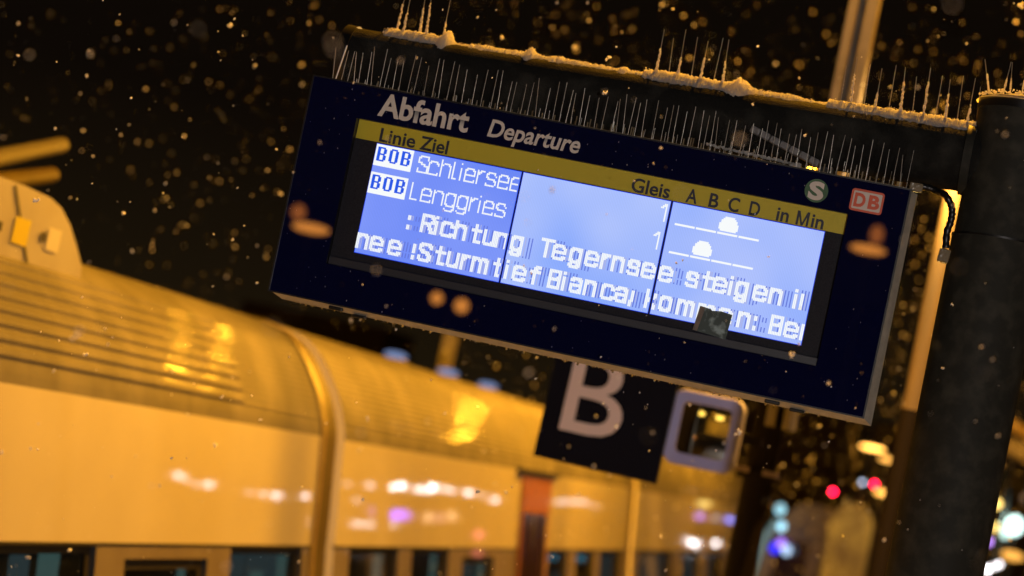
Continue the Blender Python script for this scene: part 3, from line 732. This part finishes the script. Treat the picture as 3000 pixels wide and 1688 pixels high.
# spike strips along the arm top
def xa(px): return at(px, 45+(px-980*1.165)*.189, 7.25).x
strips = [(1140,1320),(1905,2160),(2440,2868)]
for a, b2 in strips:
    x0, x1 = xa(a), min(xa(b2), P0.x-.14); mb = MB()
    base = [(x0-P0.x, armz(x0)+AR), (x1-P0.x, armz(x1)+AR)]
    mb.tube([(base[0][0],-.02,base[0][1]+.006),(base[1][0],-.02,base[1][1]+.006)], .006, 6); mb.build('spike_strip', M_ice, PL)
sp_pos = [1165,1195,1232,1262,1300]+[1930,1960,1993,2025,2058,2090,2122]+[2462,2495,2530,2566,2602,2640,2672,2706,2738,2770,2802,2834,2858]
longw = [MB().tube([(0,0,0),(0,0,h)], [.0011,.0008], 5).mesh('spike') for h in (.125,.15,.14)]
for w_ in longw: w_.materials.append(M_steel)
cl = MB()
for k, px in enumerate(sp_pos):
    x = xa(px); b0 = Vector((x-P0.x, -.02 if k % 2 else .02, armz(x)+AR+.008))
    lean = rnd.uniform(-.09,.03); spike(PL, b0, lean, 0, longw[k % 3])
    if k % 2 == 1 or k < 5:      # snow clinging to the wire
        hmax = rnd.uniform(.05,.11); z = rnd.uniform(0,.015)
        while z < hmax:
            r = rnd.uniform(.0018,.0052)*(1.2-.5*z/hmax); s1 = sin(lean)
            cl.ball(P0+b0+Vector((s1*z+rnd.uniform(-.0015,.0015), rnd.uniform(-.002,.002), z)), r, 6, 4, (1,1,rnd.uniform(1,1.8))); z += r*rnd.uniform(.8,1.7)
    else:
        for q in range(7): cl.ball(P0+b0+Vector((sin(lean)*q*.012, 0, .004+q*.012)), rnd.uniform(.0008,.002), 5, 4)
for px in (2900, 2935, 2960, 2990):
    x = at(px,290,7.25).x; b0 = Vector((x-P0.x, 0, 4.222)); lean = rnd.choice((-.12,.05,-.3,.02)); spike(PL, b0, lean, 0, longw[0])
    z = .01
    while z < .08:
        cl.ball(P0+b0+Vector((sin(lean)*z,0,z)), rnd.uniform(.0015,.004), 6, 4, (1,1,1.5)); z += .007
s_ = cl.build('clinging_snow', M_snow); s_['kind'] = 'stuff'; s_['label'] = 'lumps of snow clinging to the bird spikes'
# snow lying on the arm and the pole top
from mathutils import noise as MN
sg = MB(); NX, NC = 900, 14
x0, x1 = xa(1140)-.005, P0.x-.125
def hgt(x):
    on = any(xa(a)-.01 < x < xa(b2)+.012 for a, b2 in strips)
    h = .010+.008*MN.noise(Vector((x*5,0,1)))+.005*MN.noise(Vector((x*21,3,1)))+.003*MN.noise(Vector((x*75,3,9)))+.002*MN.noise(Vector((x*210,3,9)))
    for cx, a, wd in ((xa(1340)-.02,.020,.015),(xa(1565),.016,.013),(xa(1835),.010,.014),(xa(2180),.022,.03),(xa(1380),-.004,.03),(xa(2420),-.004,.05),(xa(2310),.005,.03)):
        h += a*math.exp(-((x-cx)/wd)**2)
    return max(.004, h+(.010 if on else 0))
for i in range(NX+1):
    x = x0+(x1-x0)*i/NX; h = hgt(x); h *= min(1, (i+2)/12)
    for j in range(NC+1):
        a = pi*(.5+(j/NC-.5)*.76); ca, sa = cos(a), sin(a)
        e = sin(pi*j/NC)**.5 if 0 < j < NC else 0
        rr = AR-.001+e*(h+.004*MN.noise(Vector((x*120,j*.9,0)))+.003*MN.noise(Vector((x*330,j*1.7,5))))
        sg.v.append((x, P0.y-ca*rr*.75, armz(x)+sa*rr if sa*rr < 9 else 0))
for i in range(NX):
    for j in range(NC):
        a = i*(NC+1)+j; sg.f.append((a, a+NC+1, a+NC+2, a+1)); sg.sm.append(False)
s_ = recalc(sg.build('settled_snow', M_snow)); s_['kind'] = 'stuff'; s_['label'] = 'ridge of snow lying along the display arm'
sg = MB(); base = 0; N1, N2 = 60, 14
for i in range(N2+1):
    rr = .147*(1-i/N2)
    for j in range(N1):
        a = 2*pi*j/N1; q = Vector((rr*cos(a), rr*sin(a), 0))
        e = 1-(rr/.147)**4
        sg.v.append((P0.x+q.x, P0.y+q.y, 4.220+e*(.016+.012*MN.noise(q*22)+.005*MN.noise(q*90)) + (0 if i else -.006)))
for i in range(N2):
    for j in range(N1):
        a = i*N1+j; b2 = i*N1+(j+1) % N1; sg.f.append((a, b2, b2+N1, a+N1)); sg.sm.append(False)
s_ = recalc(sg.build('settled_snow', M_snow)); s_['kind'] = 'stuff'; s_['label'] = 'cushion of snow on the pole top'
cr = MB()
for k in range(1500):
    x = rnd.uniform(x0+.01, x1-.005); a = pi*(.5+rnd.uniform(-.35,.35)); e = max(0, sin((a/pi-.12)*pi/.76))**.5
    rr = AR+e*hgt(x)+rnd.uniform(-.002,.003); q = rnd.uniform(.0008,.0022)
    cr.ball((x, P0.y-cos(a)*rr*.75, armz(x)+sin(a)*rr), q, 5, 4, (rnd.uniform(.7,1.5), 1, rnd.uniform(.7,1.4)))
for k in range(260):
    a = rnd.uniform(0,2*pi); rr = rnd.uniform(.10,.146)
    cr.ball((P0.x+rr*cos(a), P0.y+rr*sin(a), 4.222+.016*(1-(rr/.147)**4)+rnd.uniform(0,.012)), rnd.uniform(.0015,.0045), 5, 4)
s_ = cr.build('settled_snow', M_snow); s_['kind'] = 'stuff'; s_['label'] = 'loose snow crumbs on the arm and pole top'
# cable from the display to the pole
cp = [(2690,545),(2715,549),(2745,560),(2769,572),(2786,600),(2789,625),(2785,650),(2774,683),(2771,727)]
pts = [at(x, y, 7.12 if i > 2 else 7.16) for i, (x, y) in enumerate(cp)]
sp = []
for i in range(len(pts)-1):
    a = pts[max(i-1,0)]; b2 = pts[i]; c_ = pts[i+1]; d_ = pts[min(i+2,len(pts)-1)]
    for k in range(6):
        t = k/6; sp.append(.5*((2*b2)+(c_-a)*t+(2*a-5*b2+4*c_-d_)*t*t+(3*b2-a-3*c_+d_)*t**3))
sp.append(pts[-1])
cb = MB().tube(sp, [.0105+.0012*sin(i*1.9) for i in range(len(sp))], 10).build('cable', M_black)
tag(cb, 'short black cable looping from the display corner to the pole', 'cable')
q = at(2766,750,7.13)
MB().box(q-P0-Vector((0,0,0)), (.034,.04,.040), Matrix.Rotation(.1,3,'Y')).build('cable_gland', M_ice, PL, bevel=.004)
q = at(2685,550,7.16)
o = MB().box((0,0,0), (.040,.04,.026)).build('cable_connector', M_ice, D, bevel=.004); o.location = NRM.inverted() @ (q-DO)
# lit bracket plates glimpsed by the connector
for (px, py, wd, hh) in ((2640,535,.034,.030),(2727,541,.050,.016)):
    q = at(px, py, 7.30); MB().box(q-P0, (wd,.02,hh), Matrix.Rotation(.2,3,'Y')).build('hanger_plate', M_pale, PL, bevel=.005)

# water drops under the display
dr = MB()
def drop(u, r, y=.044, z=None):
    z = (-H2-.021+.0 if z is None else z); dr.ball((u,y,z-r*.9), r, 8, 6, (1,1,1.35))
for k in range(150): drop(rnd.uniform(-.86,.93), rnd.uniform(.0008,.0022), .042+rnd.uniform(-.004,.006))
for u in (-.50,-.41,-.30,-.165,-.11,.02,.06,.17,.23,.30,.48,.50,.56,.64,.665,.80): drop(u, .0036)
DR = dr.build('hanging_drops', M_drop, None, DO); DR.rotation_mode = 'QUATERNION'; DR.rotation_quaternion = NRM.to_quaternion()
DR['kind'] = 'stuff'; DR['label'] = 'water drops hanging under the display'

# ---------------------------------------------------------------- section sign B and mirror
sg_ = empty('section_sign', (-2.183, 12.0, 3.13), (0, radians(1.35), 0)); tag(sg_, 'dark square hanging sign with a pale letter B', 'sign')
MB().b(-.325,.325,-.01,.04,-.255,.395).build('sign_panel', M_sign, sg_, bevel=.004)
lt = link('letter', text_mesh('B', .420, .310, .004), M_signw, sg_, (-.225,-.014,-.092))
MB().tube([(0,.1,.39),(0,.1,1.2)], .02, 8).build('hanger', M_post, sg_)
MR = empty('platform_mirror', (-1.815*.954, 13.0*.954, 2.9+.303*.954)); MR.scale = (.954,)*3; tag(MR, 'square rounded mirror with grey lilac frame on the dark post', 'mirror')
def rr_ring(w1, h1, r1, w2, h2, r2, y1, y2):
    a, b2 = rrect(w1,h1,r1,y1), rrect(w2,h2,r2,y2); mb = MB()
    n = len(a)
    for i in range(n): j = (i+1) % n; mb.quad([a[i], a[j], b2[j], b2[i]], True)
    return mb
mb = rr_ring(.275,.285,.03,.390,.400,.06,-.022,-.03)
m2 = rr_ring(.375,.385,.06,.405,.415,.07,-.03,.0); m3 = rr_ring(.405,.415,.07,.405,.415,.07,.0,.06)
for q in (m2, m3):
    b0 = len(mb.v); mb.v += q.v; mb.f += [tuple(i+b0 for i in f) for f in q.f]; mb.sm += q.sm
recalc(mb.build('frame', M_mfr, MR))
mg = MB(); NN = 16; RS = 1.5
for i in range(NN+1):
    for j in range(NN+1):
        x, z = (i/NN-.5)*.276, (j/NN-.5)*.286
        mg.v.append((x, (x*x+z*z)/(2*RS)-.022, z))
for i in range(NN):
    for j in range(NN):
        a = i*(NN+1)+j; mg.f.append((a, a+NN+1, a+NN+2, a+1)); mg.sm.append(True)
mg.build('mirror_glass', M_mirror, MR)
MB().box((.20,.10,0), (.22,.03,.05)).build('bracket', M_post, MR)
# added lanterns hidden behind the display, for the mirror to reflect
def mirror_dir(px, py):
    h = at(px, py, 12.4); x, z = (h.x-MR.location.x)/.954, (h.z-MR.location.z)/.954
    n = Vector((x/RS, -1, z/RS)).normalized(); d = (h-EYE).normalized(); return h, d-2*d.dot(n)*n
for px, py, lab in ((2054,1212,'left added yellow lantern hidden behind the display, mirrored in the platform mirror'), (2110,1226,'right added yellow lantern hidden behind the display, mirrored in the platform mirror')):
    h, r = mirror_dir(px, py); p = h+r*3.2
    root = empty('standin_lantern', p); tag(root, lab, 'lantern', 'added lanterns behind the display')
    MB().tube([(0,0,.02),(0,0,.10),(0,7.33-p.y,.10)], .008, 8).build('bracket', M_black, root)
    MB().ball((-.052,0,0), .070, 14, 8, (1,1,.85)).build('globe', M_refB, root)
    MB().ball((.056,0,0), .070, 14, 8, (1,1,.85)).build('globe', M_refB, root)
# pale post behind the pole
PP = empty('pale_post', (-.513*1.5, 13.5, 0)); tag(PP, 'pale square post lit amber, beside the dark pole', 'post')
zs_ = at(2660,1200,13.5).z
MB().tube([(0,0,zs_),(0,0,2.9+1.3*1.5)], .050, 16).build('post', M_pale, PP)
MB().tube([(0,0,0),(0,0,zs_)], .052, 16).build('dim_lower_post', mat('dim_post_paint', (.03,.022,.012), .7, spec=.1), PP)  # lower post coloured dark for the lamp light fading downwards
point('lamp_light', (0,-.32,5.02), 95, (1,.55,.16), .04, PP)  # added lamp hidden behind the arm, brightening the post's top
MB().box((0,-.30,5.10), (.22,.30,.06)).build('lamp_head', M_post, PP)
# vertical mast behind the train
BM = empty('catenary_mast', (-9, 35.2, -.9)); tag(BM, 'thin amber mast standing behind the train roof', 'mast')
MB().b(-.09,.09,-.09,.09,0,5.6).build('post', M_mast, BM)
# cold white domes above the train roof, given a glow of their own
M_dome = emat('cold_dome_glow', (.38,.52,.95), .5)
for px, py, lab in ((1160,1058,'leftmost cold white glowing dome behind the train roof'),(1313,1108,'middle cold white glowing dome behind the train roof'),(1430,1146,'rightmost cold white glowing dome behind the train roof')):
    p = atx(px, py-17, -8.5); r = empty('glowing_dome', (p.x,p.y,-.9)); tag(r, lab, 'dome lamp')
    MB().ball((0,0,p.z+.9), .16, 14, 8, (1,1,.30)).build('dome', M_dome, r)
    MB().box((0,0,p.z+.9-.07), (.30,.30,.05)).build('rim', M_bezel, r, bevel=.02)
    MB().tube([(0,0,0),(0,0,p.z+.83)], .03, 8).build('post', M_post, r)

# ---------------------------------------------------------------- far lights, distant train
def lampball(name, px, py, y, r, col, s, lab, cat='lamp', sq=(1,1,1), post=True, group=None):
    p = at(px, py, y); root = empty(name, (p.x, p.y, 0)); tag(root, lab, cat, group)
    MB().ball((0,0,p.z), r, 12, 8, sq).build('lens', emat(name+'_glow', col, s), root)
    if post: MB().tube([(0,0,-.9),(0,0,p.z-r)], .04, 6).build('post', M_black, root)
    return root
RED = (1.0,.005,.035)
lampball('signal_light', 2440,1441,70, .055, RED, 40, 'left red signal light over the distant train', 'signal')
lampball('signal_light', 2562,1419,70, .055, RED, 40, 'right red signal light beside a grey one', 'signal')
lampball('signal_light', 2527,1414,70, .055, (.30,.34,.45), 9, 'grey blue signal light touching the right red one', 'signal')
AMB = (1.0,.46,.08)
lampball('far_lantern', 2556,1313,60, .12, AMB, 7, 'long amber lantern above the red signals', 'lantern', (2.6,1,.45))
lampball('far_lantern', 2596,1346,60, .10, AMB, 2.6, 'dim amber lantern just below the long one', 'lantern', (1.8,1,.6))
lampball('far_lantern', 2584,1444,60, .10, AMB, 3.5, 'amber lantern below the right red signal', 'lantern', (2.0,1,.7))
lampball('far_lantern', 2625,1472,60, .09, AMB, 2.2, 'amber lantern against the left edge of the pole', 'lantern', (2.6,1,.7))
lampball('far_lantern', 2920,1476,60, .11, (1,.66,.16), 3.6, 'yellow lantern at the right edge of the pole', 'lantern')
lampball('far_lantern', 2922,1547,60, .13, (1,.70,.18), 2.6, 'yellow lantern left of the white floodlight', 'lantern', (1.4,1,.8))
lampball('floodlight', 2972,1540,60, .20, (.72,1,.92), 3.5, 'bright cold white floodlight right of the pole', 'floodlight', (1,1,1.2))
lampball('floodlight', 2945,1562,60, .13, (.62,.95,.85), 2, 'small cold white floodlight at the foot of the bright one', 'floodlight')
lampball('far_lantern', 2965,1628,60, .16, AMB, 1.6, 'orange lamp low at the right edge', 'lantern', (1.7,1,.7))
fw = empty('far_wall', (-.70,57.5,0)); tag(fw, 'added dark edge-on panel screening the bright floodlight from the train', 'wall')  # added screen keeping the floodlight's reflection off the train side
MB().b(-.02,.02,-3.6,2.7,0,4.3).build('wall', M_post, fw)
point('flood_light', at(2972,1540,60)+Vector((0,-.4,0)), 120, (.7,1,.85), .3)
# amber beams at the right edge
bmr = empty('canopy_beam', (-.7,40,0)); tag(bmr, 'amber lit canopy beams at the right edge', 'canopy')
for (a, b2, r, m_) in (((2955,1238),(3080,1312),.10,M_pale), ((2950,1300),(3080,1372),.16,M_mast)):
    p0, p1 = at(*a, 40), at(*b2, 40); q = Vector((-.7,40,0))
    MB().tube([p0-q, p1-q], r, 8).build('beam', m_, bmr)
# distant train
DT = empty('distant_train', (-5.30, 60, -.9)); DT.scale = (.86,1,.98); tag(DT, 'pale distant train front with cold lit edge, under the red signals', 'train')
M_far = mat('distant_train_paint', (.38,.30,.20), .7, noise=(1.1,4,(.16,.13,.12),.4,.6))
prof = [(-1.35,0),(-1.33,1.6),(-1.1,2.9),(-.8,3.6),(-.4,3.95),(0,4.05),(.5,4.0),(.95,3.7),(1.25,3.1),(1.35,1.6),(1.35,0)]
mb = MB(); mb.quad([(x,0,z) for x, z in prof])
for a, b2 in zip(prof, prof[1:]): mb.quad([(a[0],0,a[1]),(b2[0],0,b2[1]),(b2[0],18,b2[1]),(a[0],18,a[1])], True)
mb.build('body', M_far, DT)
mb = MB(); mb.b(-.85,.1,-.03,.02,1.9,3.05); mb.build('windscreen', M_purple, DT, bevel=.01)
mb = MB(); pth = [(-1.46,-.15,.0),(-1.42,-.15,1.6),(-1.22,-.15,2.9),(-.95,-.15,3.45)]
mb.tube(pth, .09, 8).build('edge_pillar', mat('glowing_pillar', (.35,.5,.5), .4, emit=(.2,.42,.42), estr=.35), DT)  # own glow stands in for the cold light on this edge
DTo = Vector((-5.30,60,-.9))
for px, py, r, c_, s in ((2286,1493,.14,(.35,.72,.85),1.5),(2290,1543,.12,(.35,.72,.90),2.2),(2270,1606,.13,(.02,.02,.9),2.2),(2288,1592,.12,(.40,.20,.95),2.0),(2304,1612,.13,(.42,.60,.85),1.8)):
    p = at(px,py,59.2)-DTo; p.x /= .86; p.z /= .98; MB().ball(p, r, 12, 8).build('headlight', emat('front_lamp', c_, s), DT)
p = at(2490,1560,57)
YB = empty('lit_shelter', (p.x,57,-.9)); tag(YB, 'yellow lit shelter wall right of the distant train', 'shelter')
MB().quad([(x,0,z+2.08) for x,y,z in reversed(rrect(1.0,4.16,.48))]).quad([(x,.3,z+2.08) for x,y,z in rrect(1.0,4.16,.48)]).build('wall', mat('far_wall', (.62,.48,.20), .7, noise=(1.2,4,(.25,.17,.10),.38,.62)), YB)
point('shelter_fill', (0,-2.5,3.9), 80, (1,.72,.25), .3, YB)  # added light in front of the shelter, brightening its wall
MB().ball((0,-2.5,4.2), .06, 8, 6).build('lamp', M_post, YB)
# dark hillside of buildings behind
HB = MB()
x = -60
while x < 40:
    w_ = rnd.uniform(5,10); HB.b(x, x+w_, 120, 126, -1, rnd.uniform(3.5,8)); x += w_+rnd.uniform(0,3)
hb = HB.build('station_building', mat('dark_facade', (.12,.08,.05), .9)); tag(hb, 'dark row of buildings far beyond the tracks', 'building')

# ---------------------------------------------------------------- shop front whose lamps gleam on the train side
SF = empty('shop_front', (8, 42, 0)); tag(SF, 'lit shop front to the right, gleaming on the train side', 'shop front')
WN = Vector((cos(radians(6.9)),0,sin(radians(6.9))))
spots = [(520,1398,1,3),(540,1412,.8,2),(570,1425,.7,1.2),(592,1428,.6,1),(612,1424,1,3),(735,1450,.8,.7),(772,1455,1,1.2),(812,1458,1,3),(895,1460,1,3),(930,1461,.9,1),(925,1530,.9,2.5),
 (1018,1422,.8,1),(1089,1426,1,2),(1140,1429,1.2,7),(1176,1424,1.1,5),(1224,1436,1.1,2.4),(1250,1439,1,3),(1270,1429,1.2,5),(1306,1434,1,2),(1326,1439,1,2),(1372,1444,1.1,4),(1412,1452,.8,1),(1448,1466,1,4),
 (1040,1535,.8,1.5),(1062,1535,.8,1.5),(1085,1535,.8,1.6),(1108,1536,.8,1.6),(1130,1537,.8,1.6),(1155,1537,.8,1.6),(1050,1473,1,1),
 (1637,1472,1,.8),(1655,1470,1,.8),(1676,1470,1,.8),(1695,1471,1,.8),(1713,1472,1,1),(1746,1485,.8,.6),
 (1960,1567,1,1.2),(1983,1575,1,2),(2005,1580,1,2),(2025,1588,1.2,3),(2040,1592,1.2,4),(2098,1591,1.2,2.2)]
cold = [emat('shop_lamp_cold', (1,.93,.95), 5*f) for f in (.5,1,2,4)]
def wall_mirror(px, py, dist):
    d = (6990*FWD + CX*(px-1500) - CY*(py-844)).normalized()
    q0 = Vector((-4.335,0,2.32)); h = EYE+d*((q0-EYE).dot(WN)/d.dot(WN)); return h, d-2*d.dot(WN)*WN
SFo = Vector((8,42,0))
for px, py, r, s in spots:
    h, rr = wall_mirror(px, py, 0); t = 26
    p = h+rr*t-SFo
    MB().ball(p, .055*r, 8, 6).build('shop_lamp', cold[0 if s < 1.1 else 1 if s < 2.2 else 2 if s < 4.5 else 3], SF)
for px, py, wd, c_, s in ((1112,1502,.30,(.35,.12,.9),2.0),(1165,1512,.30,(.22,.08,1),7),(1190,1513,.10,(.3,.12,1),3),(1252,1519,.12,(1,.6,.3),4),(1326,1515,.12,(1,.6,.3),3.5),(1288,1520,.25,(1,.5,.45),1),
                       (1402,1565,.12,(1,.15,.2),4),(2052,1513,.13,(.5,.25,.95),3.5),(2098,1518,.12,(.6,.6,.7),1.6),(2136,1523,.13,(.2,.25,1),6)):
    h, rr = wall_mirror(px, py, 0); p = h+rr*26-SFo
    MB().box(p, (wd,.03,.14)).build('shop_lamp', emat('shop_lamp_colour', c_, s), SF, bevel=.04)

# ---------------------------------------------------------------- falling snow
fl = MB()
def flake(c, r):
    # irregular clump: jittered octahedra
    n = 1 if r < .002 else 3 if r < .005 else 7
    sub = 1 if n == 1 else .72 if n == 3 else .52
    for q in range(n):
        o = Vector((rnd.uniform(-1,1), rnd.uniform(-1,1), rnd.uniform(-1,1)))*r*(.62 if n > 1 else 0)
        base = len(fl.v); s = [r*sub*rnd.uniform(.55,1.15) for _ in range(6)]; s[4] *= 1.25; s[5] *= 1.25
        a = rnd.uniform(0,6.3); ca, sa = cos(a), sin(a); tl = rnd.uniform(-.2,.5)
        for k, (x, y, z) in enumerate(((1,0,0),(-1,0,0),(0,1,0),(0,-1,0),(0,0,1),(0,0,-1))):
            x, y, z = x*s[k], y*s[k], z*s[k]; x, y = x*ca-y*sa, x*sa+y*ca; x += z*tl
            fl.v.append((c[0]+o.x+x, c[1]+o.y+y, c[2]+o.z+z))
        for f in ((0,2,4),(2,1,4),(1,3,4),(3,0,4),(2,0,5),(1,2,5),(3,1,5),(0,3,5)):
            fl.f.append(tuple(base+k for k in f)); fl.sm.append(True)
def radius():
    t = rnd.random()
    if rnd.random() < .05: return rnd.uniform(.008,.013)
    return rnd.uniform(.0010,.0022) if t < .50 else rnd.uniform(.0022,.0048) if t < .88 else rnd.uniform(.0048,.0095)
def inside_train(x, y, z): return x < -4.1 and z < 3.45
for k in range(13500):
    x, y, z = rnd.uniform(-9,3), rnd.uniform(1.7,24), rnd.uniform(1.2,7.6)
    if inside_train(x,y,z): continue
    fl_r = radius()
    if y < 5.5: fl_r = min(fl_r, .0045)
    flake((x,y,z), fl_r)
for k in range(9000):
    x, y, z = rnd.uniform(-7,2), rnd.uniform(24,40), rnd.uniform(1.2,8)
    if inside_train(x,y,z): continue
    flake((x,y,z), radius()*1.7)
for k in range(1000):
    flake((rnd.uniform(-4,1), rnd.uniform(2.5,7), rnd.uniform(2.2,4.8)), rnd.choice((.0012,.0016,.002,.0026,.0032,.0042)))
M_flake = bpy.data.materials.new('snowflake'); M_flake.use_nodes = True
n = M_flake.node_tree.nodes; l = M_flake.node_tree.links; n.clear()
df = n.new('ShaderNodeBsdfDiffuse'); tr = n.new('ShaderNodeBsdfTranslucent'); mx = n.new('ShaderNodeMixShader'); o_ = n.new('ShaderNodeOutputMaterial')
df.inputs[0].default_value = (.95,.95,.97,1); tr.inputs[0].default_value = (.95,.95,.97,1); mx.inputs[0].default_value = .5
l.new(df.outputs[0], mx.inputs[1]); l.new(tr.outputs[0], mx.inputs[2]); l.new(mx.outputs[0], o_.inputs[0])
s_ = fl.build('falling_snow', M_flake); s_['kind'] = 'stuff'; s_['label'] = 'snowflakes falling through the lamp light'
